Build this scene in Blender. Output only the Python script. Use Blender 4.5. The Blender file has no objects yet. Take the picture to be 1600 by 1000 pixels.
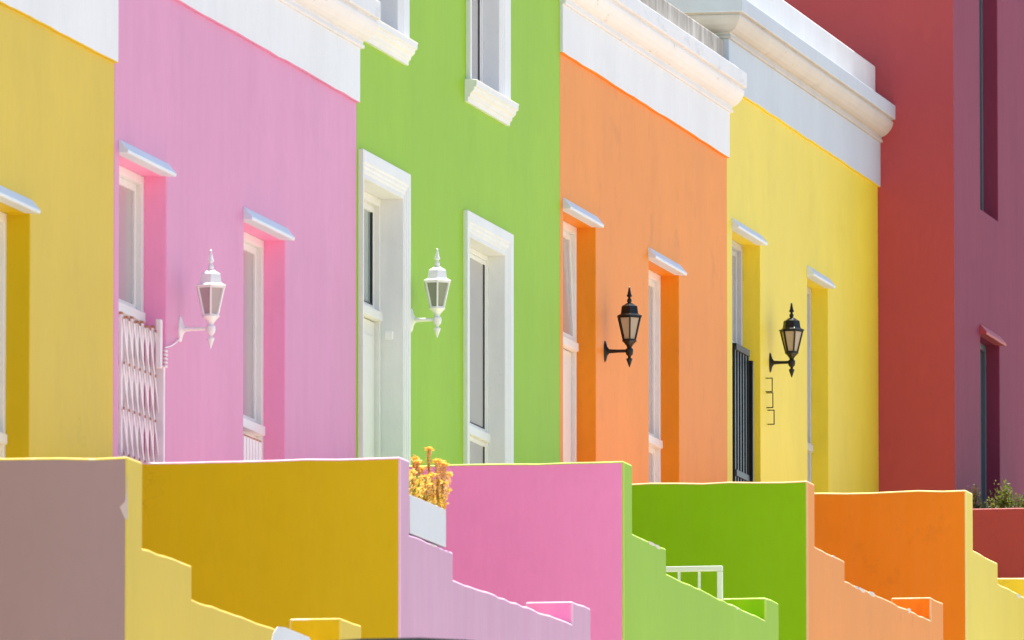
import bpy, bmesh, math, random
from mathutils import Vector, Matrix
random.seed(7)
SC = bpy.context.scene
COL = SC.collection
R = math.radians

# ------------------------------------------------------------------ camera
F, VX, VY = 17600.0, 4491.0, 2368.0             # focal length in photo pixels, far point of the street
AL = math.atan((VY - 500) / F)
TH = math.atan((VX - 800) * math.cos(AL) / F)
CY = -14.9
fwd = Vector((math.cos(TH)*math.cos(AL), math.sin(TH)*math.cos(AL), math.sin(AL)))
rgt = Vector((math.sin(TH), -math.cos(TH), 0))
upv = rgt.cross(fwd)
def ray(x, y): return fwd*F + rgt*(x-800) - upv*(y-500)
_d = ray(178, 400)
CX = -_d.x * (0 - CY) / _d.y
CAM = Vector((CX, CY, 0))
def at(x, y, Y=0.0):
    d = ray(x, y); return CAM + d*((Y - CY)/d.y)
def atX(x, y, X):
    d = ray(x, y); return CAM + d*((X - CX)/d.x)
def S(x, y=400, Y=0.0): return at(x, y, Y).x
def H(x, y, Y=0.0): return at(x, y, Y).z

cd = bpy.data.cameras.new('camera'); cam = bpy.data.objects.new('camera', cd); COL.objects.link(cam)
cd.sensor_width = 36; cd.lens = 36*F/1600; cd.clip_start = 1; cd.clip_end = 3000
cam.matrix_world = Matrix.Translation(CAM) @ Matrix((rgt, upv, -fwd)).transposed().to_4x4()
cd.dof.use_dof = True; cd.dof.focus_distance = 75; cd.dof.aperture_fstop = 10
SC.camera = cam

# ------------------------------------------------------------------ light
SUN_EL, SUN_AZ = R(77), R(2.2)                   # azimuth from +X towards +Y (just behind the facades)
w = bpy.data.worlds.new('World'); SC.world = w; w.use_nodes = True
nt = w.node_tree; sky = nt.nodes.new('ShaderNodeTexSky'); sky.sky_type = 'NISHITA'
sky.sun_disc = False; sky.sun_elevation = SUN_EL; sky.sun_rotation = R(90) - SUN_AZ
sky.air_density = 1.0; sky.dust_density = 0.7; sky.ozone_density = 1.6
nt.links.new(sky.outputs[0], nt.nodes['Background'].inputs[0]); nt.nodes['Background'].inputs[1].default_value = 0.10
sd = bpy.data.lights.new('sun', 'SUN'); sun = bpy.data.objects.new('sun', sd); COL.objects.link(sun)
sd.energy = 5.0; sd.angle = R(0.53); sd.color = (1, .95, .86)
sv = Vector((math.cos(SUN_EL)*math.cos(SUN_AZ), math.cos(SUN_EL)*math.sin(SUN_AZ), math.sin(SUN_EL)))
sun.rotation_euler = sv.to_track_quat('Z', 'Y').to_euler(); sun.location = (0, 0, 40)
SC.view_settings.view_transform = 'Standard'; SC.view_settings.look = 'None'
SC.view_settings.exposure = 1.18; SC.view_settings.gamma = 1
SC.cycles.max_bounces = 10; SC.cycles.diffuse_bounces = 6

# ------------------------------------------------------------------ materials
def newmat(name):
    m = bpy.data.materials.new(name); m.use_nodes = True
    return m, m.node_tree, m.node_tree.nodes['Principled BSDF']
def lum(c, k): return tuple(min(1, max(0, v*k)) for v in c[:3]) + (1,)
def plaster(name, col, rough=.5, streak=.10, stain=.0, bump=.25, wash=(.8, .78, .74), washamt=.04, spec=.36, staincol=(.12, .1, .09), blotch=1.2, spots=0, crack=.3, sx=1):
    m, t, b = newmat(name); N = t.nodes.new; L = t.links.new
    tc = N('ShaderNodeTexCoord')
    def noise(scale, vec, detail=4, rgh=.55):
        mp = N('ShaderNodeMapping'); mp.inputs['Scale'].default_value = (vec[0]*sx, vec[1], vec[2]); L(tc.outputs['Object'], mp.inputs[0])
        n = N('ShaderNodeTexNoise'); n.inputs['Scale'].default_value = scale; n.inputs['Detail'].default_value = detail
        n.inputs['Roughness'].default_value = rgh; L(mp.outputs[0], n.inputs['Vector']); return n.outputs['Fac']
    def ramp(fac, a, bb):
        r = N('ShaderNodeMapRange'); r.inputs[1].default_value = a; r.inputs[2].default_value = bb; L(fac, r.inputs[0]); return r.outputs[0]
    def mix(fac, A, B, ty='MIX', amt=None):
        x = N('ShaderNodeMix'); x.data_type = 'RGBA'; x.blend_type = ty
        if amt is not None:
            mu = N('ShaderNodeMath'); mu.operation = 'MULTIPLY'; mu.inputs[1].default_value = amt; L(fac, mu.inputs[0]); fac = mu.outputs[0]
        L(fac, x.inputs[0])
        for v, i in ((A, 6), (B, 7)):
            if isinstance(v, tuple): x.inputs[i].default_value = v
            else: L(v, x.inputs[i])
        return x.outputs[2]
    c = mix(ramp(noise(.9, (1, 1, .6)), .3, .7), lum(col, .93), lum(col, 1.06))
    c = mix(ramp(noise(9, (1, 1, .07), 5), .35, .75), c, tuple(wash)+(1,), amt=streak)
    c = mix(ramp(noise(blotch, (1, 1, .35 if sx == 1 else 1), 6, .65), .55, .75), c, tuple(wash)+(1,), amt=washamt)
    c = mix(ramp(noise(26, (1, 1, .25), 3), .3, .7), c, lum(col, .9), amt=.35)
    if stain: c = mix(ramp(noise(2.3, (1, 1, .8), 8, .75), .56, .74), c, tuple(staincol)+(1,), amt=stain)
    c = mix(ramp(noise(60, (1, 1, 1), 2), .66, .72), c, lum(col, .72), amt=.35)
    c = mix(ramp(noise(1.7, (1, 1, 1), 5, .7), .5, .72), c, lum(col, .80), amt=.32)      # uneven coats and scuffs
    if crack:
        ab = N('ShaderNodeMath'); ab.operation = 'SUBTRACT'; ab.inputs[1].default_value = .5; L(noise(.8, (1, 1, 1.2), 9, .62), ab.inputs[0])
        a2 = N('ShaderNodeMath'); a2.operation = 'ABSOLUTE'; L(ab.outputs[0], a2.inputs[0])
        mu = N('ShaderNodeMath'); mu.operation = 'MULTIPLY'; L(ramp(a2.outputs[0], .0035, .001), mu.inputs[0]); L(ramp(noise(.9, (1, 1.3, 1), 1), .62, .67), mu.inputs[1])
        c = mix(mu.outputs[0], c, lum(col, .5), amt=crack)
    if spots:
        mu = N('ShaderNodeMath'); mu.operation = 'MULTIPLY'; L(ramp(noise(.55, (1, 1, 1), 2), .46, .6), mu.inputs[0]); L(ramp(noise(6, (1, 1, 1.6), 7, .62), .63, .67), mu.inputs[1])
        c = mix(mu.outputs[0], c, (.10, .075, .05, 1), amt=spots)
    L(c, b.inputs['Base Color'])
    b.inputs['Roughness'].default_value = rough; b.inputs['Specular IOR Level'].default_value = spec
    bp = N('ShaderNodeBump'); bp.inputs['Strength'].default_value = bump; bp.inputs['Distance'].default_value = .006
    s1 = noise(30, (1, 1, .4), 6, .6); s2 = noise(4, (1, 1, .8), 2)
    ad = N('ShaderNodeMath'); ad.operation = 'ADD'; L(s1, ad.inputs[0])
    mm = N('ShaderNodeMath'); mm.operation = 'MULTIPLY'; mm.inputs[1].default_value = 2.0; L(s2, mm.inputs[0]); L(mm.outputs[0], ad.inputs[1])
    L(ad.outputs[0], bp.inputs['Height']); L(bp.outputs[0], b.inputs['Normal'])
    return m
def plain(name, col, rough=.5, spec=.5, metal=0, coat=0, var=.0):
    m, t, b = newmat(name)
    b.inputs['Base Color'].default_value = tuple(col)+(1,); b.inputs['Roughness'].default_value = rough
    b.inputs['Specular IOR Level'].default_value = spec; b.inputs['Metallic'].default_value = metal
    b.inputs['Coat Weight'].default_value = coat; b.inputs['Coat Roughness'].default_value = .1
    if var:
        n = t.nodes.new('ShaderNodeTexNoise'); n.inputs['Scale'].default_value = 14; n.inputs['Detail'].default_value = 6
        tc = t.nodes.new('ShaderNodeTexCoord'); t.links.new(tc.outputs['Object'], n.inputs['Vector'])
        x = t.nodes.new('ShaderNodeMix'); x.data_type = 'RGBA'; x.inputs[6].default_value = lum(col, 1-var); x.inputs[7].default_value = lum(col, 1+var)
        t.links.new(n.outputs['Fac'], x.inputs[0]); t.links.new(x.outputs[2], b.inputs['Base Color'])
    return m
M = {}
M['ochre']  = plaster('ochre yellow plaster', (.68, .475, .001), spec=.27, streak=.01, washamt=0)
M['pink']   = plaster('pink plaster', (.70, .255, .45), streak=.05, washamt=.02, stain=.12, staincol=(.5, .12, .3))
M['green']  = plaster('lime green plaster', (.295, .53, .002), streak=.01, washamt=.01, spec=.16)
M['glowpink'] = plaster('bounce lit pink plaster', (.94, .33, .58), streak=.02, washamt=0, stain=.14, staincol=(.6, .2, .35))  # pink paint with the glow of bounced light added to its colour
M['lilac'] = plaster('lilac pink plaster', (.60, .29, .45), streak=.10, washamt=.08)
M['orange'] = plaster('orange plaster', (.83, .265, .006), spec=.25, streak=.02, washamt=.01, stain=.30, staincol=(.25, .08, .02))
M['lemon']  = plaster('lemon yellow plaster', (.82, .65, .04), spec=.3, streak=.03, washamt=.03)
M['red']    = plaster('brick red plaster', (.45, .058, .062), streak=.0, washamt=.0)
M['mauve']  = plaster('mauve plaster', (.41, .255, .23), streak=.0, washamt=.02)
M['plum']   = plaster('sky tinted plum plaster', (.25, .042, .08), spec=.02, streak=.05, washamt=.05, wash=(.5, .2, .3))  # red front with the bluish sky reflection mixed into the colour
M['white']  = plaster('white plaster', (.80, .80, .80), streak=.12, washamt=.08, wash=(.62, .62, .62))
M['hood'] = plaster('skylit blue ledge plaster', (.66, .74, .82), streak=.1)  # blue of the skylight on the ledges put into their colour
M['greywhite'] = plaster('grey white plaster', (.55, .60, .65), streak=.10, washamt=.06, wash=(.45, .48, .5))  # the lemon house trim has its own greyer white paint
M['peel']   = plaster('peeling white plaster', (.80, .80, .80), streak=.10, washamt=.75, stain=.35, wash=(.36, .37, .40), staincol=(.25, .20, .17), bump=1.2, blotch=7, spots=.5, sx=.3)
M['dullcove'] = plaster('dull white plaster', (.56, .52, .47), streak=.05, spots=.4)  # duller white of the lemon house cornice moulding
M['cove']   = plaster('white plaster with chipped spots', (.77, .76, .76), streak=.05, washamt=.05, stain=.06, staincol=(.35, .25, .18), spots=.9, sx=.4)
M['grey']   = plaster('weathered grey plaster', (.30, .265, .225), streak=.85, stain=.9, wash=(.72, .69, .64), washamt=.5, staincol=(.10, .08, .055), bump=.8, rough=.85)
M['frame']  = plain('white joinery paint', (.78, .77, .74), .35, var=.05)
M['greyframe'] = plain('pale grey joinery paint', (.5, .52, .56), .35, var=.05)
M['darkframe'] = plain('slate joinery paint', (.09, .11, .13), .4, var=.1)
M['pane']   = plain('window glass over grey curtain', (.42, .39, .38), .12, .8)
M['pane2']  = plain('window glass over green blind', (.30, .36, .33), .12, 1.0)
M['gasket'] = plain('black rubber', (.01, .012, .016), .5)
M['wmetal'] = plain('white enamel', (.82, .82, .82), .3, var=.03)
M['bmetal'] = plain('black enamel', (.006, .0065, .007), .3, .35, coat=0)
M['gate']   = plain('white painted steel', (.82, .73, .74), .45, var=.08)
M['rust']   = plain('rust', (.42, .17, .10), .9, var=.3)
M['smoke']  = plain('grey lamp glass', (.42, .34, .35), .18, .7)
M['clear']  = plain('greenish lamp glass', (.22, .25, .16), .15, .7)
M['frost']  = plain('frosted lamp glass', (.44, .37, .28), .35, .5, var=.12)
M['bulb']   = plain('lamp bulb', (.8, .76, .7), .3)
M['stone']  = plaster('grey concrete', (.46, .41, .34), rough=.9)
M['tile']   = plaster('warm terrazzo floor', (.74, .62, .48), rough=.7)
M['box']    = plaster('pale grey planter', (.66, .68, .70), streak=.05, washamt=.05, bump=.1)

# ------------------------------------------------------------------ helpers
def tag(o, label=None, cat=None, group=None, kind=None):
    for k, v in (('label', label), ('category', cat), ('group', group), ('kind', kind)):
        if v: o[k] = v
    return o
def thing(name, loc, label, cat, group=None):
    o = bpy.data.objects.new(name, None); COL.objects.link(o); o.location = loc; o.empty_display_size = .3
    return tag(o, label, cat, group)
class MB:
    def __init__(s): s.v = []; s.f = []; s.m = []
    def add(s, vs, fs, mi=0):
        b = len(s.v); s.v += [tuple(v) for v in vs]; s.f += [tuple(b+i for i in f) for f in fs]; s.m += [mi]*len(fs)
    def box(s, x0, x1, y0, y1, z0, z1, mi=0):
        vs = [(x, y, z) for x in (x0, x1) for y in (y0, y1) for z in (z0, z1)]
        s.add(vs, [(0, 1, 3, 2), (4, 6, 7, 5), (0, 4, 5, 1), (2, 3, 7, 6), (0, 2, 6, 4), (1, 5, 7, 3)], mi)
    def bar(s, a, b, w, h, mi=0, up=(0, 0, 1)):
        a, b = Vector(a), Vector(b); d = (b-a).normalized(); u = Vector(up)
        if abs(d.dot(u)) > .98: u = Vector((1, 0, 0))
        r = d.cross(u).normalized(); u = r.cross(d)
        vs = [p + r*sx*w/2 + u*sy*h/2 for p in (a, b) for sx, sy in ((-1, -1), (1, -1), (1, 1), (-1, 1))]
        s.add(vs, [(3, 2, 1, 0), (4, 5, 6, 7), (0, 1, 5, 4), (1, 2, 6, 5), (2, 3, 7, 6), (3, 0, 4, 7)], mi)
    def lathe(s, c, prof, n=16, ph=0, axis='z', mi=0):
        c = Vector(c); vs = []; fs = []
        for r, z in prof:
            for k in range(n):
                a = ph + 2*math.pi*k/n; x, y = r*math.cos(a), r*math.sin(a)
                vs.append(c + (Vector((x, y, z)) if axis == 'z' else Vector((x, z, y))))
        for i in range(len(prof)-1):
            for k in range(n):
                k2 = (k+1) % n; fs.append((i*n+k, i*n+k2, (i+1)*n+k2, (i+1)*n+k))
        fs.append(tuple(range(n))[::-1]); fs.append(tuple((len(prof)-1)*n+k for k in range(n)))
        s.add(vs, fs, mi)
    def prism(s, poly, y0, y1, mi=0):           # poly in (x,z), extruded along y
        n = len(poly); vs = [(x, y0, z) for x, z in poly] + [(x, y1, z) for x, z in poly]
        s.add(vs, [tuple(range(n)), tuple(range(2*n-1, n-1, -1))] + [(i, n+i, n+(i+1) % n, (i+1) % n) for i in range(n)], mi)
    def build(s, name, mats, parent=None, bevel=0, seg=2, smooth=False, loc=None, fix=True):
        me = bpy.data.meshes.new(name); off = Vector((0, 0, 0))
        p = parent
        while p is not None: off += p.location; p = p.parent
        if parent is None and loc is not None: off = Vector(loc)
        me.from_pydata([tuple(Vector(v)-off) for v in s.v], [], s.f)
        for p, mi in zip(me.polygons, s.m): p.material_index = mi
        if not isinstance(mats, (list, tuple)): mats = [mats]
        for m in mats: me.materials.append(m)
        if fix:
            bm = bmesh.new(); bm.from_mesh(me); bmesh.ops.remove_doubles(bm, verts=bm.verts, dist=1e-5) if fix == 'weld' else None
            bmesh.ops.recalc_face_normals(bm, faces=bm.faces); bm.to_mesh(me); bm.free()
        o = bpy.data.objects.new(name, me); COL.objects.link(o)
        if parent is not None: o.parent = parent
        elif loc is not None: o.location = loc
        if smooth:
            for p in me.polygons: p.use_smooth = True
            o.modifiers.new('e', 'EDGE_SPLIT').split_angle = R(38)
        if bevel:
            b = o.modifiers.new('bevel', 'BEVEL'); b.width = bevel; b.segments = seg; b.limit_method = 'ANGLE'; b.angle_limit = R(35)
            b.harden_normals = False
        return o
def holed_wall(mb, s0, s1, h0, h1, holes, y0, y1, mi=0):
    xs = sorted({s0, s1, *[v for h in holes for v in h[:2]]}); zs = sorted({h0, h1, *[v for h in holes for v in h[2:4]]})
    def hole(i, j):
        if i < 0 or j < 0 or i >= len(xs)-1 or j >= len(zs)-1: return True
        cx, cz = (xs[i]+xs[i+1])/2, (zs[j]+zs[j+1])/2
        return any(a < cx < b and c < cz < d for a, b, c, d in holes)
    for i in range(len(xs)-1):
        for j in range(len(zs)-1):
            if hole(i, j): continue
            a, b, c, d = xs[i], xs[i+1], zs[j], zs[j+1]
            for y in (y0, y1): mb.add([(a, y, c), (b, y, c), (b, y, d), (a, y, d)], [(0, 1, 2, 3)], mi)
            if hole(i-1, j): mb.add([(a, y0, c), (a, y1, c), (a, y1, d), (a, y0, d)], [(0, 1, 2, 3)], mi)
            if hole(i+1, j): mb.add([(b, y0, c), (b, y1, c), (b, y1, d), (b, y0, d)], [(0, 1, 2, 3)], mi)
            if hole(i, j-1): mb.add([(a, y0, c), (b, y0, c), (b, y1, c), (a, y1, c)], [(0, 1, 2, 3)], mi)
            if hole(i, j+1): mb.add([(a, y0, d), (b, y0, d), (b, y1, d), (a, y1, d)], [(0, 1, 2, 3)], mi)
def sweep(mb, s0, s1, Y, z, prof, left=0, right=0, mi=0, mis=None, step=None):
    """profile (out, dz) run along the front face at y=Y, mitred round the ends when left/right > 0"""
    rows = []
    for o, dz in prof:
        r = []
        if left: r.append((s0-o, Y+left, z+dz))
        r.append((s0-(o if left else 0), Y-o, z+dz))
        if step:
            n = max(1, int((s1-s0)/step))
            for k in range(1, n): r.append((s0+(s1-s0)*k/n, Y-o, z+dz))
        r.append((s1+(o if right else 0), Y-o, z+dz))
        if right: r.append((s1+o, Y+right, z+dz))
        rows.append(r)
    n = len(rows[0]); P = len(rows); vs = [v for r in rows for v in r]
    for i in range(P):
        i2 = (i+1) % P
        mb.add([], [])
    b = len(mb.v); mb.v += vs
    for i in range(P):
        i2 = (i+1) % P
        for k in range(n-1):
            mb.f.append((b+i*n+k, b+i*n+k+1, b+i2*n+k+1, b+i2*n+k)); mb.m.append(mis[i] if mis else mi)
    mb.f.append(tuple(b+i*n for i in range(P))); mb.m.append(mi)
    mb.f.append(tuple(b+i*n+n-1 for i in range(P))[::-1]); mb.m.append(mi)

# ------------------------------------------------------------------ setting
Z0, SL = 3.0, .075
def zs(s): return Z0 + SL*s
def sheet(name, x0, x1, y0, y1, dz, mat, n=1, kind='structure'):
    mb = MB()
    for i in range(n):
        a = x0+(x1-x0)*i/n; b = x0+(x1-x0)*(i+1)/n
        mb.add([(a, y0, zs(a)+dz), (b, y0, zs(b)+dz), (b, y1, zs(b)+dz), (a, y1, zs(a)+dz)], [(0, 1, 2, 3)])
    return tag(mb.build(name, mat, fix=False), kind=kind)
sheet('ground', -180, 420, -400, 400, -.15, M['stone'])
M['road'] = plaster('worn pale asphalt', (.32, .285, .235), rough=.9, streak=0)
sheet('road', -180, 300, -9.5, -3.2, -.12, M['road'])
def slab(name, x0, x1, y0, y1, d0, d1, mat):
    mb = MB(); vs = [(x, y, zs(x)+d) for x in (x0, x1) for y in (y0, y1) for d in (d0, d1)]
    mb.add(vs, [(0, 1, 3, 2), (4, 6, 7, 5), (0, 4, 5, 1), (2, 3, 7, 6), (0, 2, 6, 4), (1, 5, 7, 3)])
    return tag(mb.build(name, mat), kind='structure')
slab('pavement', -60, 120, -3.05, .3, -.2, 0, M['stone'])
slab('kerb', -60, 120, -3.2, -3.05, -.2, .004, M['white'])
slab('pavement', -60, 120, -11.6, -9.5, -.2, 0, M['stone'])

# ------------------------------------------------------------------ openings
def hood(mb, s0, s1, z, Y=0):                   # little sloping ledge over an opening
    p = [(-.03, 0), (.052, -.004), (.056, .014), (.006, .074), (-.03, .078)]
    sweep(mb, s0-.015, s1+.015, Y, z, p)
def joinery(root, kind, s0, s1, h0, h1, mids, Y, mat, pane, gasket=False, tilt=0, fw=.05, leafmat=None, thin=0):
    """frame with the lights between its rails: window > sash, pane ; door > leaf, sash, pane"""
    if thin: fw = .035
    sw_, si, pi_ = (.03, .008, .006) if thin else (.042, .032, .014)
    mb = MB(); ya, yb = Y, Y+.075
    mb.box(s0, s0+fw, ya, yb, h0, h1); mb.box(s1-fw, s1, ya, yb, h0, h1)
    mb.box(s0+fw, s1-fw, ya+.001, yb, h1-fw, h1); mb.box(s0+fw, s1-fw, ya+.001, yb, h0, h0+fw)
    for m in mids: mb.box(s0+fw, s1-fw, ya-.022, yb, m-.028, m+.028)
    o = mb.build(kind, mat, root, .003, 1)
    lv = [h0+fw] + [v for m in mids for v in (m-.028, m+.028)] + [h1-fw]
    for i in range(len(lv)//2):
        a, b = lv[2*i], lv[2*i+1]; x0, x1 = s0+fw, s1-fw; w_ = sw_
        if kind == 'door' and i == 0:
            lf = MB(); lf.box(x0+.003, x1-.003, ya+.03, ya+.065, a+.005, b-.005)
            for q in range(2):
                za = a+.12+(b-a-.1)*q/2; zb = a+.12+(b-a-.1)*(q+1)/2-.12
                for xa, xb in ((x0+.1, (x0+x1)/2-.05), ((x0+x1)/2+.05, x1-.1)):
                    lf.box(xa, xb, ya+.022, ya+.032, za, zb)
            l = lf.build('leaf', leafmat or mat, o, .004, 1)
            continue
        sb = MB(); y2, y3 = ya+si, ya+.066
        sb.box(x0, x0+w_, y2, y3, a, b); sb.box(x1-w_, x1, y2, y3, a, b)
        sb.box(x0+w_, x1-w_, y2+.001, y3, b-w_, b); sb.box(x0+w_, x1-w_, y2+.001, y3, a, a+w_)
        pn = MB(); pn.box(x0+w_-.004, x1-w_+.004, y2+pi_, y2+pi_+.006, a+w_-.004, b-w_+.004)
        gk = MB()
        if gasket:
            gk.box(x1-w_-(.03 if thin else .02), x1-w_-.0005, y2+.001, y2+pi_-.0005, a+w_, b-w_); gk.box(x0+w_, x1-w_-.03, y2+.001, y2+pi_-.0005, a+w_, a+w_+.008)
        if tilt and i == len(lv)//2-1:
            for q in (sb, pn, gk): q.v = [(x, y-(b-z)/(b-a)*tilt, z) for x, y, z in q.v]
            dk = MB(); dk.box(x0, x1, yb-.012, yb-.004, a, b); dk.build('dark_interior', M['gasket'], o)
        sb.build('sash', mat, o, .003, 1); pn.build('pane', pane, o)
        if gasket: gk.build('gasket', M['gasket'], o)
    return o
CORN = [(-.05, 0), (.036, 0), (.04, .006), (.04, .022), (.03, .026), (.031, .045), (.05, .05), (.075, .066), (.10, .095), (.118, .13), (.122, .15), (.122, .162), (.112, .166), (.112, .174), (.138, .178), (.14, .186), (.14, .285), (.13, .292), (-.05, .296)]
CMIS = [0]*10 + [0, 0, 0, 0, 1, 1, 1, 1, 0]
def house(name, label, x0, x1, matk, openings, hb, ht, frieze=None, parapet=None, Y=0.0, s_left=None, s_right=None, ret=0, top=None, depth=8, cat='house', trim='white'):
    s0 = s_left if s_left is not None else S(x0)+.002; s1 = s_right if s_right is not None else S(x1)-.002
    root = thing(name, ((s0+s1)/2, Y, zs((s0+s1)/2)), label, cat, 'row houses along the street')
    mat = M[matk]
    holes = []; ops = []
    for op in openings:
        a = op['a'] if 'a' in op else S(op['xa'], 400, Y); b = S(op['xb'], 400, Y) if 'xb' in op else op['b']
        z1 = H(op['xb'], op['yt'], Y) if 'yt' in op else op['h1']
        z0 = op['h0']
        holes.append((a, b, z0, z1)); ops.append((op, a, b, z0, z1))
    zb = zs(s0)-.6
    if frieze:
        zf = H(frieze[0], frieze[1], Y-.022); zc = zf + frieze[2]
        ht = zc + .29
    wb = MB(); holed_wall(wb, s0, s1, zb, ht, holes, Y, Y+.30)
    wo = wb.build('wall', [mat, M['glowpink']] if matk == 'pink' else mat, root, .006, 2, fix='weld')
    if matk == 'pink':                           # reveals take the stronger pink, bounced glow put into the colour
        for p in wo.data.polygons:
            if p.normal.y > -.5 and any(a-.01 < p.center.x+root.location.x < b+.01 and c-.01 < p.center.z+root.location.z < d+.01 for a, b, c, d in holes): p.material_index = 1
    bb = MB(); holed_wall(bb, s0, s1, zb, ht-.25, [], Y+.302, Y+depth)
    bb.build('rear_walls', mat, root, fix='weld')
    rb = MB(); rb.box(s0+.05, s1-.05, Y+.31, Y+depth-.05, ht-.245, ht-.2); rb.build('roof', M['stone'], root)
    if frieze:
        fb = MB(); n = max(2, int((s1-s0)/.25)); 
        sweep(fb, s0, s1+.003, Y, 0, [(-.02, zf), (.022, zf), (.022, zc+.002), (-.02, zc+.002)], step=.22, left=ret, mis=[1, 0, 0, 0])
        fb.v = [(x, y, z+(random.uniform(-.004, .004) if z < zf+.01 else 0)) for x, y, z in fb.v]
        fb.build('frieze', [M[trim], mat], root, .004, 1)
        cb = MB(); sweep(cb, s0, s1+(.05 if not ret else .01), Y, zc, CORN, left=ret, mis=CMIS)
        cb.build('cornice', [M['cove' if trim == 'white' else 'dullcove'], M['peel' if trim == 'white' else 'greywhite']], root, .004, 2)
        if parapet:
            pb = MB(); dh, pm, inset = parapet
            for sa, sb2 in ((s0+.01, s1-inset),): pb.box(sa, sb2, Y+.015, Y+.24, ht+.008, ht+dh)
            pb.build('parapet', M[pm], root, .012, 2)
    else:
        cb = MB(); cb.box(s0, s1, Y-.02, Y+.3, ht, ht+.12); cb.build('coping', M['white'], root, .01)
    for op, a, b, z0, z1 in ops:
        Yj = Y + op.get('dep', .13)
        mids = [H(op['xm'], ym, Yj-.02) for ym in op.get('ym', [])]
        if op.get('arch'):
            ab = MB(); wl, wr, wt = op['arch']; low = op.get('low', z0)
            P1 = [(-.01, 0), (.004, 0), (.006, .008), (.006, .026), (.014, .03), (.014, .052), (.022, .056), (.022, .078), (.03, .082), (.03, 1), (-.01, 1)]
            def ladder(w): return [(o, d if d < 1 else w) for o, d in P1]
            # mitred surround swept round three sides (four for windows)
            ring = []
            for o, d in ladder(1.0):
                f = lambda w_: (d if d < 1 else w_)
                pts = [(a-f(wl), low-(f(wt) if op.get('four') else 0)), (a-f(wl), z1+f(wt)), (b+f(wr), z1+f(wt)), (b+f(wr), low-(f(wt) if op.get('four') else 0))]
                ring.append([(x, Y-o, z) for x, z in pts])
            n = 4; base = len(ab.v); ab.v += [p for r in ring for p in r]; P = len(ring)
            for i in range(P):
                i2 = (i+1) % P
                for k in range(3 if not op.get('four') else 4):
                    k2 = (k+1) % 4
                    ab.f.append((base+i*n+k, base+i*n+k2, base+i2*n+k2, base+i2*n+k)); ab.m.append(0)
            if not op.get('four'):
                ab.f.append(tuple(base+i*n for i in range(P))); ab.m.append(0)
                ab.f.append(tuple(base+i*n+3 for i in range(P))); ab.m.append(0)
            # white lining of the reveal
            t = .008
            ab.box(b-t, b+.001, Y-.012, Yj+.01, low, z1); ab.box(a-.001, a+t, Y-.012, Yj+.01, low, z1); ab.box(a+t, b-t, Y-.0121, Yj+.01, z1-t, z1+.001)
            if op.get('sill'):
                sp = [(-.02, -.14), (.022, -.14), (.024, -.112), (.036, -.108), (.038, -.088), (.05, -.078), (.062, -.066), (.064, -.046), (.078, -.042), (.08, -.006), (.085, 0), (.03, .008), (-.13, .01)]
                sbm = MB(); sweep(sbm, a-wl-.04, b+wr+.01, Y, z0-.002, sp); sbm.build('window_sill', M['white'], root, .003, 1)
            ab.build('window_surround' if op['kind'] == 'window' else 'door_surround', M['white'], root, .003, 1)
        elif op.get('hood', True):
            hb_ = MB(); hood(hb_, a, b, z1, Y); hb_.build('hood', M[op.get('hoodmat', 'hood')], root, .003, 1)
        g = joinery(root, op['kind'], a+.002, b-.002-(.008 if op.get('arch') else 0), z0+.001, z1-.001-(.008 if op.get('arch') else 0), mids, Yj, op.get('fm', M['frame']), op.get('pane', M['pane']), op.get('gasket', False), op.get('tilt', 0), leafmat=op.get('leaf'), thin=op.get('thin', 0))
        op['res'] = (a, b, z0, z1, Yj, g)
    root['_s'] = 0; del root['_s']
    return root, s0, s1, ht

# divider wall outer ends: (x of near corner, y of near top corner)
SD = 1.60                                       # depth of the stoeps
div = {'ochre': (200, 713), 'pink': (626, 713), 'green': (975, 720), 'orange': (1262, 750), 'lemon': (1510, 765)}
FL = {k: H(x, y, -SD) - 1.15 for k, (x, y) in div.items()}      # stoep floor levels
sJ = {'ochre': S(178), 'pink': S(557), 'green': S(875), 'orange': S(1136), 'lemon': S(1372)}

def wtop(k): return FL[k] + .78
ochre = house('row_house', 'ochre yellow house at the left edge, nearest in the row, with white frieze', 0, 178, 'ochre',
    [dict(kind='door', a=-6.3, b=-5.35, h0=FL['ochre'], h1=H(47, 333)), dict(kind='window', a=S(47, 333)-1.0, xb=47, yt=333, h0=wtop('ochre'), xm=20, ym=[690])],
    0, 0, frieze=(181, 97, .42), s_left=-7.4)
pink = house('row_house', 'pink house with lattice gate and white cornice, between the ochre and the lime green house', 178, 557, 'pink',
    [dict(kind='door', xa=186, xb=260, yt=275, h0=FL['pink'], xm=212, ym=[490]),
     dict(kind='window', xa=381, xb=446, yt=375, h0=wtop('pink'), xm=400, ym=[668])],
    0, 0, frieze=(561, 159, .335))
green = house('row_house', 'two storey lime green house with moulded white window surrounds', 557, 875, 'green',
    [dict(kind='door', xa=565.5, xb=628, yt=309, h0=FL['green'], xm=580, ym=[487], arch=(.10, .125, .16), gasket=True, pane=M['pane2']),
     dict(kind='window', xa=731, xb=787, yt=398, h0=wtop('green'), xm=750, ym=[678], arch=(.14, .18, .15), gasket=True, thin=1, dep=.10),
     dict(kind='window', xa=565.5, xb=619, h1=H(620, -260), h0=H(565.5, 27), arch=(.10, .25, .14), gasket=True, sill=1, low=H(565.5, 27), thin=1, dep=.115),
     dict(kind='window', xa=734, xb=778, h1=H(780, -160), h0=H(734, 129), arch=(.12, .27, .14), gasket=True, sill=1, low=H(734, 129), thin=1, dep=.095)],
    0, H(875, -560))
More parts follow.
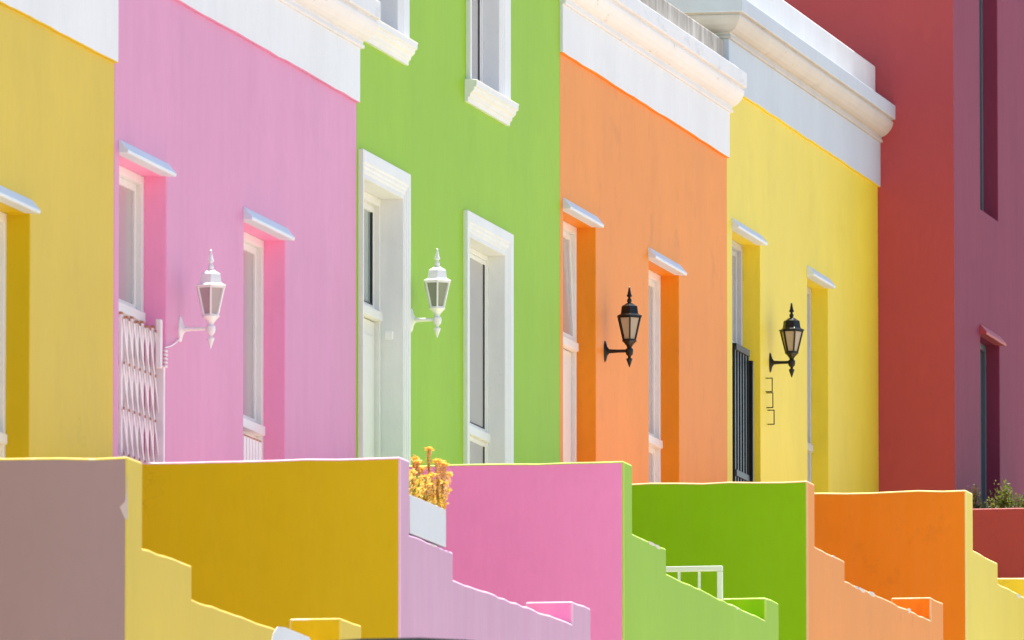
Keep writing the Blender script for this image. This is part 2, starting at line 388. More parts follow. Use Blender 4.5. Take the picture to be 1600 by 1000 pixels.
orange = house('row_house', 'orange house with weathered grey parapet above its white cornice', 875, 1136, 'orange',
    [dict(kind='door', xa=880, xb=931, yt=355, h0=FL['orange'], xm=890, ym=[536], tilt=.03),
     dict(kind='window', xa=1013.5, xb=1061, yt=430, h0=wtop('orange'), xm=1025, ym=[690])],
    0, 0, frieze=(1139, 246, .33), parapet=(.235, 'grey', .0))
lemon = house('row_house', 'lemon yellow house with black barred gate, beside the tall red house', 1136, 1372, 'lemon',
    [dict(kind='door', xa=1144, xb=1188, yt=383, h0=FL['lemon'], xm=1153, ym=[545], fm=M['greyframe']),
     dict(kind='window', xa=1261, xb=1294, yt=450, h0=wtop('lemon'), xm=1268, ym=[700], fm=M['greyframe'])],
    0, 0, frieze=(1377, 293, .345), trim='greywhite', parapet=(.31, 'white', .0), ret=1.3)
# the red house stands forward of the row
sR = sJ['lemon']+.004
YR = atX(1491, 400, sR).y
FLR = H(1600, 793, -2.0) - .6
red = house('row_house', 'tall red house with front tinted plum for sky reflection and deep slit windows at the right edge', 0, 0, 'plum',
    [dict(kind='window', xa=1532, xb=1560, h1=H(1560, -500, YR), h0=H(1560, 346, YR), fm=M['darkframe'], dep=.115, hood=False, pane=M['gasket']),
     dict(kind='window', xa=1531, xb=1561, yt=540, h0=H(1561, 860, YR), fm=M['darkframe'], dep=.105, hoodmat='red', pane=M['gasket'])],
    0, H(1491, -700, YR), Y=YR, s_left=sR, s_right=sR+9)

k = MB(); k.box(sR-.003, sR-.0005, YR+.0, YR+8, zs(sR)-.6, H(1491, -700, YR)); k.build('side_wall', M['red'], red[0])
# ------------------------------------------------------------------ stair walls
def jig(pts, amp=.005, step=.16):
    out = []
    for (x0, z0), (x1, z1) in zip(pts, pts[1:]):
        n = max(1, int(math.hypot(x1-x0, z1-z0)/step)) if abs(x1-x0) > .3 else 1
        for k in range(n):
            t = k/n; out.append((x0+(x1-x0)*t + (random.uniform(-.03, .03) if k else 0), z0+(z1-z0)*t + (random.uniform(-amp, amp) if k else 0)))
    out.append(pts[-1]); return out
def worn(key, col):  # edge plaster: worn chips, plus the sunlit rim painted into the colour
    return plaster('worn sunlit '+key+' edge', col, streak=0, washamt=.0, stain=.95, staincol=(.86, .83, .78), bump=1.0, crack=0)
EDGE = {'ochre': worn('ochre', (.74, .56, .08)), 'pink': worn('pink', (.86, .50, .66)), 'green': worn('green', (.50, .66, .08)), 'orange': worn('orange', (.86, .50, .22)), 'lemon': worn('lemon', (.86, .76, .25))}  # lighter than the walls: worn chips, and the sunlit rim painted in
def union(name, parts, mats, loc, bevel):
    objs = [p.build(name, mats, None, loc=loc) for p in parts]
    o = objs[0]
    for q in objs[1:]:
        m = o.modifiers.new('b', 'BOOLEAN'); m.operation = 'UNION'; m.solver = 'EXACT'; m.object = q
    dg = bpy.context.evaluated_depsgraph_get(); me = bpy.data.meshes.new_from_object(o.evaluated_get(dg)); me.name = name
    o.modifiers.clear(); o.data = me
    bm = bmesh.new(); bm.from_mesh(me)
    bmesh.ops.dissolve_limit(bm, angle_limit=R(.2), verts=bm.verts, edges=bm.edges)
    bmesh.ops.remove_doubles(bm, verts=bm.verts, dist=.012); bmesh.ops.dissolve_limit(bm, angle_limit=R(.2), verts=bm.verts, edges=bm.edges)
    bm.to_mesh(me); bm.free()
    for q in objs[1:]: bpy.data.objects.remove(q)
    b = o.modifiers.new('bevel', 'BEVEL'); b.width = bevel; b.segments = 4; b.use_clamp_overlap = False; b.limit_method = 'ANGLE'; b.angle_limit = R(40)
    return o
def stairwall(key, near, own, label, top, step_, ramp, pier, yr=.29):
    """top: near and far corner of the divider end; step_: two corners; ramp: two corners; pier: two corners (pixels on the outer face)"""
    Y = -SD; T = .16
    pt = lambda p: (S(p[0], p[1], Y), H(p[0], p[1], Y))
    a0, a1 = pt(top[0]), pt(top[1]); s0_, s1_ = pt(step_[0]), pt(step_[1]); r0, r1 = pt(ramp[0]), pt(ramp[1]); p0, p1 = pt(pier[0]), pt(pier[1])
    zb = zs(a0[0]) - .5
    ht = (a0[1]+a1[1])/2
    zp = (p0[1]+p1[1])/2; line = jig([(a1[0], ht), (a1[0], s0_[1]), (s1_[0], (s0_[1]+s1_[1])/2), (s1_[0], r0[1]), (p0[0], r1[1]), (p0[0], zp), (p1[0], zp)])
    front = MB(); front.prism([(a0[0], ht)] + line + [(p1[0], zb), (a0[0], zb)], Y, Y+T)
    dw = a1[0]-a0[0] if a1[0]-a0[0] < .25 else .22
    d = MB(); nseg = 9; vs = []
    prof = [(Y+.002*0, ht)] 
    ys = [Y + (-.004-Y)*k/nseg for k in range(nseg+1)]; zt = [ht + (random.uniform(-.006, .006) if 0 < k < nseg else 0) for k in range(nseg+1)]
    n = nseg+1
    for x in (a0[0], a0[0]+dw):
        vs += [(x, y, z) for y, z in zip(ys, zt)] + [(x, ys[-1], zb), (x, ys[0], zb)]
    q = n+2
    d.add(vs, [tuple(range(q)), tuple(range(2*q-1, q-1, -1))] + [(i, q+i, q+(i+1) % q, (i+1) % q) for i in range(q)])
    e = MB(); e.box(p0[0], p0[0]+.16, Y+.02, Y+yr, zb, (p0[1]+p1[1])/2-.001)
    e2 = MB(); e2.prism(jig([(Y+.02, (p0[1]+p1[1])/2), (Y+yr, (p0[1]+p1[1])/2)], .004, .2) + [(Y+yr, zb), (Y+.02, zb)], p0[0], p0[0]+.16)
    e2.v = [(y, x, z) for x, y, z in e2.v]
    loc = (a0[0], Y, zb)
    o = union('stair_wall', [front, d, e2], [M['lilac' if own == 'pink' else own], M['glowpink' if near == 'pink' else near], EDGE[own]], loc, .013); o.modifiers['bevel'].material = 2
    for p in o.data.polygons:
        p.material_index = 1 if (p.normal.x < -.9 and abs(p.center.x) < .01) else 0
    if own == 'pink':                            # inside of the end pier has bounced glow painted into its pink
        o.data.materials.append(M['glowpink'])
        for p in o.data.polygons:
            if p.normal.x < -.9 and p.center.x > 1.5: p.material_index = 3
    tag(o, label, 'wall', 'stepped stoep walls in front of the houses')
    # stoep floor and the steps inside the wall
    fl = FL[own]; xs1 = s1_[0]+.3; zc = fl-.004
    fb = MB(); fb.box(a0[0]+dw+.003, xs1, Y+T+.003, -.003, zs(a0[0])-.3, fl)
    nst = 7; run = (p0[0]-.01-xs1)/nst
    for k in range(nst):
        fb.box(xs1+k*run+.001, xs1+(k+1)*run, Y+T+.004, -.004, zs(a0[0])-.3, fl-(k+1)*.16)
    so = fb.build('stoep_floor', M['tile'], None, .01, loc=(a0[0]+dw, Y+T, zs(a0[0])))
    return o, so
near = [('ochre', 'mauve', 'ochre', [(200, 713), (223, 722)], [(225, 857), (300, 883)], [(302, 936), (500, 1008)], [(533, 967), (565, 975)], 'stepped stair wall at far left, mauve near face and ochre yellow street side', 'tiled stoep floor with steps in front of the ochre yellow house'),
        ('pink', 'ochre', 'pink', [(626, 713), (640, 720)], [(640, 835), (708, 863)], [(708, 905), (895, 975)], [(895, 940), (923, 950)], 'stepped stair wall with dark yellow near face and lilac pink street side, carrying a flower box', 'tiled stoep floor with steps in front of the pink house'),
        ('green', 'pink', 'green', [(975, 720), (988, 726)], [(988, 833), (1041, 857)], [(1042, 896), (1197, 969)], [(1197, 934), (1217, 942)], 'stepped stair wall with pink near face brightened by painted bounce glow and lime green street side', 'tiled stoep floor with steps in front of the lime green house'),
        ('orange', 'green', 'orange', [(1262, 750), (1273, 757)], [(1273, 853), (1320, 878)], [(1320, 907), (1455, 969)], [(1455, 932), (1474, 943)], 'stepped stair wall with green near face and orange street side', 'tiled stoep floor with steps in front of the orange house'),
        ('lemon', 'orange', 'lemon', [(1510, 765), (1520, 771)], [(1520, 859), (1559, 880)], [(1560, 911), (1650, 957)], [(1650, 902), (1668, 911)], 'stepped stair wall with stained orange near face and pale lemon street side', 'tiled stoep floor with steps in front of the lemon yellow house')]
SW = {}
for key, nr, own, top, st, rp, pr, lab, lab2 in near:
    o, so = stairwall(key, nr, own, lab, top, st, rp, pr, .8 if key == 'lemon' else .29)
    tag(so, lab2, 'stairs', 'stoep floors behind the stair walls'); SW[own] = o

# paint patches where plaster shows
def patch(parent, pts, axis, c, mat, t=.003):
    mb = MB(); n = len(pts)
    if axis == 'y': f = [(x, c, z) for x, z in pts]; b = [(x, c+t, z) for x, z in pts]
    else: f = [(c, y, z) for y, z in pts]; b = [(c+t, y, z) for y, z in pts]
    mb.add(f+b, [tuple(range(n)), tuple(range(2*n-1, n-1, -1))] + [(i, n+i, n+(i+1) % n, (i+1) % n) for i in range(n)])
    return mb.build('bare_patch', mat, parent)
M['chip'] = plaster('bare plaster', (.66, .52, .45), rough=.9)
pts = [(424, 1004), (427, 990), (434, 979), (445, 980), (465, 988), (484, 996), (488, 1010)]
pp = [(S(x, y, -SD-.002), H(x, y, -SD-.002)) for x, y in pts]
tag(patch(SW['ochre'], pp, 'y', -SD-.002, M['box']), 'pale grey paint patch')
XN = S(200, 713, -SD)-.002
pts = [(199.5, 742), (198.3, 752), (197.6, 768), (195, 784), (187, 792), (191, 801), (195, 810), (198, 812), (199.5, 810)]
pp = [(atX(x, y, XN).y, atX(x, y, XN).z) for x, y in pts]
tag(patch(SW['ochre'], pp, 'x', XN, M['chip']), 'bare chipped corner')

M['chipw'] = plaster('pale bare plaster', (.80, .72, .60), rough=.9, crack=0)
def chips(key, spots_):
    for x, y, wd, hh in spots_:
        n = 9; pts = []
        for k in range(n):
            a = 2*math.pi*k/n; q = random.uniform(.55, 1.1); pts.append((x+wd*q*math.cos(a), y+hh*q*math.sin(a)*(1 if math.sin(a) > 0 else .3)+wd*q*math.cos(a)*.4))
        patch(SW[key], [(S(px, py, -SD-.0015), H(px, py, -SD-.0015)) for px, py in pts], 'y', -SD-.0015, M['chipw'])
chips('orange', [(1347, 920.5, 7, 5), (1338, 916.5, 4, 4), (1362, 926.5, 6, 7), (1421, 952, 2.5, 6), (1303, 869, 3, 4)])
chips('green', [(1018, 848, 6, 5), (1028, 853, 4, 6), (1152, 950, 3, 4)])
chips('lemon', [(1592, 930, 5, 6)])
chips('pink', [(676, 851.5, 4, 3)])
# ------------------------------------------------------------------ wall lamps
def wall_lamp(px, py_top, py_bot, py_arm, px_base, dark, pane, label, bulb=False, turn=0):
    base = at(px_base, py_arm, 0); sc = (H(px, py_top, -.18)-H(px, py_bot, -.18))/.81     # profile drawn .81 high
    m = M['bmetal'] if dark else M['wmetal']
    root = thing('wall_lamp', base, label, 'wall lamp', 'lantern lamps on the facades')
    arm = (px-px_base)/((px_base and 1)) ; 
    L_ = -(atX(px, py_arm, base.x).y)
    cx, cy = base.x, -L_
    zt = H(px, py_top, -L_)
    zz = lambda q: zt-(q-105)*.001*sc            # q: height down the drawing, 105 (tip) .. 915
    rr = lambda q: q*.001*sc
    P = lambda lst: [(rr(r), zz(q)) for r, q in lst]
    C0 = (cx, cy, 0); ph = R(14)+turn
    b = MB(); b.lathe((base.x, 0, 0), [(.0, 0)], 3) if False else None
    # backplate: tall oval dish against the wall
    zc = zz(750); n = 20; pr = [(0, 1.0), (.006, 1.0), (.012, .9), (.022, .45), (.034, .24), (.04, .2)]
    vs = []
    for o_, k in pr:
        for i in range(n):
            a = 2*math.pi*i/n; vs.append((base.x+rr(52)*k*math.cos(a), .001-o_*sc*1.25, zc+rr(108)*k*math.sin(a)))
    fs = [(i*n+k, i*n+(k+1) % n, (i+1)*n+(k+1) % n, (i+1)*n+k) for i in range(len(pr)-1) for k in range(n)] + [tuple(range(n)), tuple((len(pr)-1)*n+k for k in range(n))]
    b.add(vs, fs); b.build('backplate', m, root, smooth=True)
    a_ = MB(); n = 12; rings = [(-.03*sc, 22), (-.5*L_, 17), (-L_, 15)]
    vs = [(base.x+rr(r)*math.cos(2*math.pi*i/n), y, zc+rr(r)*math.sin(2*math.pi*i/n)) for y, r in rings for i in range(n)]
    a_.add(vs, [(i*n+k, i*n+(k+1) % n, (i+1)*n+(k+1) % n, (i+1)*n+k) for i in range(2) for k in range(n)] + [tuple(range(n))]); a_.build('arm', m, root, smooth=True)
    f = MB(); f.lathe(C0, P([(3, 105), (10, 112), (9, 122), (18, 175), (27, 196), (27, 203), (12, 212), (13, 222), (23, 236), (24, 252), (17, 268), (25, 276)]), 14); f.build('finial', m, root, smooth=True)
    c = MB(); c.lathe(C0, P([(18, 268), (34, 272), (60, 290), (86, 303), (90, 312), (98, 376), (112, 388), (142, 401), (142, 409), (120, 412)]), 6, ph); c.build('cap', m, root, .002*sc, 2)
    # cage bars and glass
    g = MB()
    for k in range(6):
        a = ph+2*math.pi*k/6; d = Vector((math.cos(a), math.sin(a), 0))
        g.bar(Vector((cx, cy, zz(411)))+d*rr(123), Vector((cx, cy, zz(648)))+d*rr(64), rr(15), rr(15), up=d)
    for q, r in ((416, 124), (642, 67)):
        for k in range(6):
            a, a2 = ph+2*math.pi*k/6, ph+2*math.pi*(k+1)/6
            g.bar((cx+rr(r)*math.cos(a), cy+rr(r)*math.sin(a), zz(q)), (cx+rr(r)*math.cos(a2), cy+rr(r)*math.sin(a2), zz(q)), rr(14), rr(16))
    g.build('cage', m, root)
    p = MB(); p.lathe(C0, P([(118, 412), (60, 646)]), 6, ph); p.build('lamp_glass', pane, root)
    if bulb:
        bl = MB(); bl.lathe(C0, P([(5, 480), (20, 490), (26, 520), (20, 555), (14, 600)]), 10); bl.build('bulb', M['bulb'], root, smooth=True)
    s = MB(); s.lathe(C0, P([(74, 646), (74, 654), (56, 668), (34, 694), (24, 712), (26, 722), (38, 732), (40, 760), (34, 786), (20, 800), (14, 812), (16, 820), (31, 828), (31, 838), (12, 890), (3, 915)]), 14); s.build('stem', m, root, smooth=True)
    return root
wall_lamp(329, 390, 545, 514, 281, False, M['smoke'], 'white lantern lamp with grey glass on the pink wall')
wall_lamp(683, 388, 528, 499, 642, False, M['clear'], 'white lantern lamp with clear glass on the lime green wall')
wall_lamp(983.5, 448, 574, 548, 945, True, M['frost'], 'black lantern lamp on the orange wall')
wall_lamp(1237, 473, 590, 565, 1203, True, M['frost'], 'black lantern lamp on the lemon yellow wall', turn=R(14))

# ------------------------------------------------------------------ gates
# white lattice gate across the pink door
Yg = .045; g = MB(); rs = MB()
xs = [189, 198.5, 207.5, 217, 227, 236.5, 246.5]
tops = [488, 492, 496, 500, 504, 507, 511]
zb = FL['pink']
def gp(x, y): q = at(x, y, Yg); return q.x, q.z
S0, S1 = gp(xs[0], tops[0])[0], gp(xs[-1], tops[-1])[0]; ZT = gp(xs[0], tops[0])[1]; NB = 8; ps = (S1-S0)/(NB-1); RH = .255
for i in range(NB):
    x = S0+ps*i; z1 = ZT-.012*(i % 2)
    g.bar((x, Yg, zb+.03), (x, Yg, z1), .014, .034, up=(1, 0, 0)); g.bar((x, Yg-.001, z1-.012), (x, Yg-.001, z1+.003), .017, .037, up=(1, 0, 0), mi=1)
    k = 0; z = ZT-.03
    while z-RH > zb:
        for dd, yy in ((1, -.014), (-1, .014)):
            if 0 <= i+dd < NB:
                g.bar((x, Yg+yy, z), (x+dd*ps, Yg+yy, z-RH), .022, .005, up=(0, 1, 0))
        g.bar((x, Yg-.020, z+.008), (x, Yg-.020, z-.008), .018, .006, up=(0, 1, 0), mi=1)
        z -= RH
gate = g.build('lattice_gate', [M['gate'], M['rust']], pink[0], .002, 1); tag(gate, 'white folding lattice gate with rusted rivets')
pst = MB(); q0 = at(243, 493, .03); q1 = at(243, 575, .03); s_ = q0.x
pst.box(s_, s_+.05, .0, .03, q1.z, q0.z-.02); q2 = at(250, 575, 0)
pst.box(s_+.08, s_+.12, .0, .05, zb, q1.z+.02)
for k in range(5):
    zq = H(257, 545+k*6, -.012); pst.box(S(256.5), S(256.5)+.05, -.012, .004, zq-.014, zq)
pst.build('gate_post', M['gate'], gate, .003, 1)
wi = MB(); a, b = at(257, 543, -.01), at(281, 528, -.008); pts = [a.lerp(b, t)+Vector((0, -.004, -.012*math.sin(t*3.14))) for t in [i/8 for i in range(9)]]
for u, v in zip(pts, pts[1:]): wi.bar(u, v, .006, .006)
wi.build('lamp_cable', M['wmetal'], pink[0])
# white lower gate inside the pink window opening
g2 = MB(); r2 = MB(); zt2 = H(392, 682, .05)
for k in range(9):
    x = S(384)+.03+k*.078; g2.bar((x, .07, zt2), (x, .07, wtop('pink')+.02), .062, .014, up=(0, 1, 0)); g2.bar((x, .068, zt2+.003), (x, .068, zt2-.006), .05, .016, up=(0, 1, 0), mi=1)
lg = g2.build('window_guard', [M['gate'], M['rust']], pink[0])
# black barred gate on the lemon door
g = MB(); Yk = .06; a = at(1146, 541, Yk); b = at(1167, 556, Yk); zt, zb2 = a.z, H(1158, 744, Yk)
x0, x1 = a.x, b.x; w_ = .04
g.bar((x0, Yk, zt), (x1, Yk, zt), .045, .05); g.bar((x0, Yk, zb2), (x1, Yk, zb2), .045, .05)
for k in range(6):
    x = x0+(x1-x0)*k/5; g.bar((x, Yk, FL['lemon']+.1), (x, Yk, zt), .03, .045, up=(1, 0, 0))
g.box(x1+.015, x1+.05, .02, .07, FL['lemon']+.1, zt-.05)
tag(g.build('barred_gate', M['bmetal'], lemon[0], .003, 1), 'black barred steel gate')
# wire brackets under the lemon lamp
for xw, y0, y1 in ((1196.5, 591, 612), (1197.5, 614, 637), (1199.5, 641, 663)):
    a, b = at(xw, y0), at(xw, y1); o_ = .048; k = MB()
    for u, v in (((a.x, .003, a.z), (a.x, -o_, a.z)), ((a.x, -o_, a.z+.002), (a.x, -o_, b.z-.002)), ((a.x, -o_, b.z), (a.x, .003, b.z))):
        k.bar(u, v, .007, .007)
    k.build('wire_bracket', M['bmetal'], lemon[0])
# small bell box on the white door reveal of the green house
q = at(596, 520, .06); sR_ = S(623)-.012; k = MB(); k.box(sR_-.03, sR_, .03, .08, q.z-.02, q.z+.03); k.build('door_bell', M['wmetal'], green[0], .004)

# ------------------------------------------------------------------ white railing on the green stoep
rx = S(1128, 885, -SD+.30); Yo = -SD+.30
rz = atX(1128, 884, rx).z
root = thing('railing', (rx, -.8, rz-.9), 'white metal handrail standing on the stoep behind the lime green stair wall', 'railing')
Yr = lambda x: atX(x, 886, rx).y
m1 = MB(); m1.box(rx-.02, rx+.02, Yr(1129), -.25, rz-.035, rz); m1.build('top_rail', M['wmetal'], root, .004)
m1 = MB(); m1.box(rx-.02, rx+.02, Yr(1129), Yr(1121), rz-.9, rz-.036); m1.build('post', M['wmetal'], root, .004); m1 = MB(); m1.box(rx-.02, rx+.02, -.29, -.25, rz-.9, rz-.036); m1.build('post', M['wmetal'], root, .004)
m1 = MB(); m1.box(rx-.012, rx+.012, Yr(1121)+.0, -.29, rz-.82, rz-.80); m1.build('lower_rail', M['wmetal'], root)
for x in (1094.5, 1063, 1031, 1000, 968):
    m1 = MB(); y = Yr(x); m1.box(rx-.008, rx+.008, y, y+.016, rz-.80, rz-.036); m1.build('baluster', M['wmetal'], root)

# ------------------------------------------------------------------ flower box
def leafmat(name, c0, c1, tr=.35):
    m, t, b = newmat(name); n = t.nodes.new('ShaderNodeNewGeometry'); r = t.nodes.new('ShaderNodeValToRGB')
    r.color_ramp.elements[0].color = c0+(1,); r.color_ramp.elements[1].color = c1+(1,)
    t.links.new(n.outputs['Random Per Island'], r.inputs[0]); t.links.new(r.outputs[0], b.inputs['Base Color'])
    b.inputs['Roughness'].default_value = .5; b.inputs['Subsurface Weight'].default_value = 0
    tl = t.nodes.new('ShaderNodeBsdfTranslucent'); mx = t.nodes.new('ShaderNodeMixShader'); mx.inputs[0].default_value = tr
    t.links.new(r.outputs[0], tl.inputs[0]); out = t.nodes['Material Output']
    t.links.new(b.outputs[0], mx.inputs[1]); t.links.new(tl.outputs[0], mx.inputs[2]); t.links.new(mx.outputs[0], out.inputs[0]); return m
M['gold'] = leafmat('golden florets', (.90, .50, .01), (.95, .80, .25)); M['peach'] = leafmat('peach florets', (.75, .40, .16), (.92, .70, .42))
M['goldstem'] = leafmat('brown stems', (.30, .15, .05), (.48, .28, .09))
M['leafgreen'] = leafmat('fresh leaves', (.07, .15, .02), (.30, .33, .06))
M['leafdark'] = leafmat('dark leaves', (.02, .05, .02), (.07, .11, .04))
M['soil'] = plain('soil', (.06, .04, .03), .95)
Yp0, Yp1 = -SD+.004, -SD+.30
a, b = at(641, 773, Yp0), at(697, 796, Yp0); zt = (a.z+b.z)/2; zb = H(641, 834, Yp0)
root = thing('flower_box', ((a.x+b.x)/2, (Yp0+Yp1)/2, zb), 'pale grey box planter standing on the step of the pink stair wall', 'planter')
k = MB(); t = .02
k.box(a.x, b.x, Yp0, Yp0+t, zb+.004, zt); k.box(a.x, b.x, Yp1-t, Yp1, zb+.004, zt)
k.box(a.x, a.x+t, Yp0+t, Yp1-t, zb+.004, zt); k.box(b.x-t, b.x, Yp0+t, Yp1-t, zb+.004, zt); k.box(a.x+t, b.x-t, Yp0+t, Yp1-t, zb+.004, zb+.02)
k.build('box', M['box'], root, .003); k = MB(); k.box(a.x+t, b.x-t, Yp0+t, Yp1-t, zb+.02, zt-.03); k.build('soil', M['soil'], root)
def leaf(mb, p, d, ln, wd, mi=0):
    d = d.normalized(); r = d.cross(Vector((random.uniform(-1, 1), random.uniform(-1, 1), random.uniform(-1, 1)))).normalized(); nrm = d.cross(r)
    mb.add([p, p+d*ln*.45+r*wd/2+nrm*wd*.15, p+d*ln, p+d*ln*.45-r*wd/2+nrm*wd*.15], [(0, 1, 2, 3)], mi)
def rv(): return Vector((random.gauss(0, 1), random.gauss(0, 1), random.gauss(0, 1)))
# tall golden spikes: (pixel x, top y)
root = thing('succulent', ((a.x+b.x)/2, (Yp0+Yp1)/2, zt-.03), 'golden flowering succulent growing in the pale grey flower box', 'plant')
sp = [(648, 717), (653, 722), (671, 702), (683, 720), (689, 723), (696, 727), (702, 741), (659, 733), (645, 738), (664, 746), (677, 742), (699, 766), (656, 752), (685, 752), (668, 757), (692, 756), (650, 760), (675, 766)]
st = MB(); fl = MB(); gl = MB()
for px, py in sp:
    for _ in range(60):
        top = atX(px, py, random.uniform(a.x+.04, b.x+.06))
        if Yp0+.01 < top.y < Yp1-.03: break
    else: top = at(px, py, Yp0+.02)
    Yq = min(max(top.y, Yp0+.03), Yp1-.04)
    bx = min(max(top.x+random.uniform(-.06, .04), a.x+.06), b.x-.06)
    base = Vector((bx, Yq, zt-.03)); n = 14; L_ = (top-base).length
    pts = [base.lerp(top, i/n)+Vector((.01*math.sin(i*.6), .01*math.cos(i*.5), 0)) for i in range(n+1)]
    for u, v in zip(pts, pts[1:]): st.bar(u, v, .005, .005)
    m_ = int(L_*1900)
    for _ in range(m_):
        tt = random.random()**.8; p = base.lerp(top, tt); r_ = .011 if tt > .35 else .028
        d = rv(); d.z = d.z*.5+.4; leaf(fl, p+rv()*.007, d, r_*random.uniform(.6, 1.2), .008 if tt > .35 else .012, 1 if (tt > .45 and random.random() < .7) else 0)
    for _ in range(60):
        d = rv(); d.z = abs(d.z)*.35; leaf(fl, top+Vector((random.gauss(0, .009), random.gauss(0, .009), random.gauss(0, .005))), d, .018, .012)
for _ in range(4200):
    x = random.uniform(a.x+.03, b.x-.03); p = Vector((x, random.uniform(Yp0+.02, Yp1-.03), zt-.03+random.random()**1.4*.17)); d = rv(); d.z = abs(d.z)+.3
    leaf(fl if random.random() < .72 else gl, p, d, random.uniform(.014, .028), .012)
so = st.build('stem', M['goldstem'], root, fix=False); fl.build('florets', [M['gold'], M['peach']], root, fix=False); gl.build('leaves', M['leafgreen'], root, fix=False)

# ------------------------------------------------------------------ red planter wall and its plants
rxp = S(1668, 911, -SD) + .6
rw = MB(); za = atX(1560, 794, rxp).z
y_out = -2.4
def planter_box(mb):
    mb.box(rxp, rxp+.12, y_out, YR-.004, za-3.3, za); mb.box(rxp+.12, rxp+3.5, y_out, y_out+.12, za-3.3, za-.001); mb.box(rxp+3.38, rxp+3.5, y_out+.12, YR-.004, za-3.3, za-.002)
planter_box(rw)
pw = rw.build('planter_wall', M['red'], None, .012, 3, loc=(rxp, y_out, za-3.3)); tag(pw, 'low brick red planter wall in front of the red house front', 'wall')
k = MB(); k.box(rxp+.121, rxp+3.379, y_out+.121, YR-.005, za-.4, za-.12); tag(k.build('planter_soil', M['soil'], pw))
def bush(name, px, py, pybase, X, wpx, mat, label, feather, n=500, group=None):
    top = atX(px, py, X); base = atX(px, pybase, X); base.z = za-.13; hgt = top.z-base.z; wd = abs(atX(px+wpx, py, X).y-atX(px, py, X).y)
    root = thing(name, base, label, 'plant', group); st = MB(); lf = MB()
    for k in range(9 if not feather else 6):
        a_ = random.uniform(0, 6.28); rr_ = random.random()*wd; tip = base+Vector((math.cos(a_)*rr_, math.sin(a_)*rr_, hgt*random.uniform(.6, 1)))
        if k == 0: tip = Vector((base.x, base.y, top.z))
        for u, v in ((base, base.lerp(tip, .5)+Vector((0, 0, .03))), (base.lerp(tip, .5)+Vector((0, 0, .03)), tip)): st.bar(u, v, .006, .006)
        for _ in range(n//9):
            t_ = random.uniform(.2, 1.0); p = base.lerp(tip, t_)+Vector((0, 0, .03*math.sin(t_*3)))
            d = rv(); d.z += .5; sp_ = .012 if feather else .03
            leaf(lf, p+rv()*sp_, d, random.uniform(.02, .04), .006 if feather else .013)
    st.build('stem', M['goldstem'], root, fix=False); lf.build('leaves', mat, root, fix=False)
bush('shrub', 1523, 758, 792, rxp+.3, 6, M['leafdark'], 'dark feathery shrub in the red planter, left of the light green one', True, 420)
bush('shrub', 1534, 780, 792, rxp+.35, 7, M['leafdark'], 'small dark low shrub in the red planter under the red house window', False, 240)
bush('shrub', 1570, 764, 792, rxp+.3, 13, M['leafgreen'], 'light green bushy shrub in the red planter, tallest of the green ones', False, 900)
bush('shrub', 1553, 780, 792, rxp+.25, 3, M['leafgreen'], 'tiny yellow green sprig in the red planter, just left of the bushy shrub', False, 120)
bush('shrub', 1597, 778, 792, rxp+.3, 8, M['leafgreen'], 'light green shrub in the red planter cut by the right edge of the photo', False, 300)

# ------------------------------------------------------------------ parked car (only its roof edge reaches the frame)
Yc = -4.1; tp = at(628, 998, Yc); xc = tp.x; zc0 = zs(xc)-.12; Hc = tp.z-zc0
root = thing('parked_car', (xc, Yc, zc0), 'dark parked car whose roof just shows at the bottom edge below the pink stair wall', 'car')
root.rotation_euler = (0, -math.atan(SL), 0)
M['carpaint'] = plain('dark green car paint', (.006, .010, .009), .7, .02, coat=0); M['tyre'] = plain('tyre rubber', (.015, .015, .015), .8); M['rim'] = plain('alloy', (.5, .5, .5), .3, metal=1)
M['carglass'] = plain('tinted glass', (.01, .012, .012), .05, 1); M['lens'] = plain('lamp lens', (.7, .7, .7), .1); M['redlens'] = plain('red lens', (.4, .01, .01), .2)
class LB(MB): pass
def carpart(mb, name, mat, parent, **kw):
    me = mb; o = MB.build(me, name, mat, None, **kw); o.parent = parent; return o
def shell(prof, hw):          # profile [(x,z)], half width by height
    mb = MB(); n = len(prof); vs = []
    for f_ in (-1, -.86, -.5, -.2, .2, .5, .86, 1):
        for x, z in prof:
            w2 = hw(z); vs.append((x*(1 if abs(f_) < 1 else .985), f_*w2, z*(1 if abs(f_) < 1 else .985)+(0 if abs(f_) < 1 else .008) - (.06*f_*f_ if z > 1.3 else 0)))
    fs = [tuple(range(n)), tuple(range(8*n-1, 7*n-1, -1))]
    for j in range(7):
        for i in range(n): fs.append((j*n+i, (j+1)*n+i, (j+1)*n+(i+1) % n, j*n+(i+1) % n))
    mb.add(vs, fs); return mb
k_ = Hc/1.45
body = [(-2.0, .3), (-2.05, .55), (-1.98, .88), (-1.2, .95), (.95, .95), (1.9, .78), (2.05, .55), (2.0, .28), (1.6, .2), (-1.6, .2)]
cabin = [(-1.72, .94), (-1.35, 1.36), (-.9, 1.44), (-.1, 1.45), (.35, 1.38), (1.05, .94)]
bo = carpart(shell([(x, z*k_) for x, z in body], lambda z: .84), 'body', M['carpaint'], root, bevel=.03, seg=3, smooth=False)
cb = carpart(shell([(x, z*k_) for x, z in cabin], lambda z: .80-.22*max(0, z/k_-.94)), 'cabin', M['carpaint'], root, bevel=.03, seg=3)
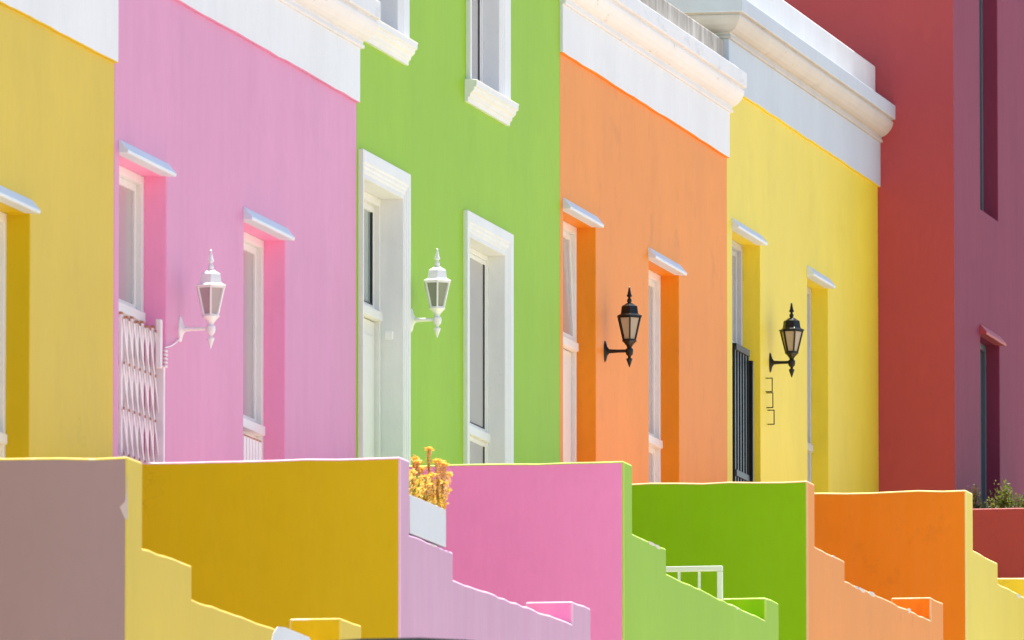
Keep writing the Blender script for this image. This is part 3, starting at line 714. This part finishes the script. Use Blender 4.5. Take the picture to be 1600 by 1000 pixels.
for sgn in (-1, 1):
    for poly in ([(-1.4, .98), (-1.15, 1.33), (-.5, 1.38), (-.5, .98)], [(-.42, .98), (-.42, 1.38), (.2, 1.34), (.78, .98)]):
        wq = MB(); f = lambda z: .80-.22*max(0, z-.94)+.004
        wq.add([(x, sgn*(f(z)), z*k_) for x, z in poly]+[(x, sgn*(f(z)-.03), z*k_) for x, z in poly], [(0, 1, 2, 3), (7, 6, 5, 4), (0, 4, 5, 1), (1, 5, 6, 2), (2, 6, 7, 3), (3, 7, 4, 0)])
        carpart(wq, 'side_window', M['carglass'], root)
for xa, za_, xb, zb_, nm in ((.98, .985, .40, 1.36, 'windscreen'), (-1.69, .985, -1.38, 1.33, 'rear_window')):
    wq = MB(); o_ = .012 if xa > 0 else -.012
    wq.add([(xa+o_, -.66, za_*k_), (xa+o_, .66, za_*k_), (xb+o_, .58, zb_*k_), (xb+o_, -.58, zb_*k_), (xa-o_, -.66, za_*k_), (xa-o_, .66, za_*k_), (xb-o_, .58, zb_*k_), (xb-o_, -.58, zb_*k_)], [(0, 1, 2, 3), (7, 6, 5, 4), (0, 4, 5, 1), (1, 5, 6, 2), (2, 6, 7, 3), (3, 7, 4, 0)])
    carpart(wq, nm, M['carglass'], root)
for x in (-1.3, 1.3):
    for sgn in (-1, 1):
        t_ = MB(); t_.lathe((x, sgn*.76, .31), [(.20, -.10), (.30, -.10), (.31, -.08), (.31, .08), (.30, .10), (.20, .10)], 24, axis='y'); to = carpart(t_, 'wheel', M['tyre'], root, smooth=True)
        t_ = MB(); t_.lathe((x, sgn*.77, .31), [(.03, -.10), (.20, -.095), (.20, .095), (.03, .10)], 10, axis='y'); r_ = carpart(t_, 'rim', M['rim'], to)
for sgn in (-1, 1):
    t_ = MB(); t_.box(1.93, 2.03, sgn*.62-.13, sgn*.62+.13, .56*k_, .68*k_); carpart(t_, 'headlight', M['lens'], root, bevel=.02)
    t_ = MB(); t_.box(-2.06, -1.97, sgn*.68-.08, sgn*.68+.08, .62*k_, .82*k_); carpart(t_, 'tail_light', M['redlens'], root, bevel=.02)
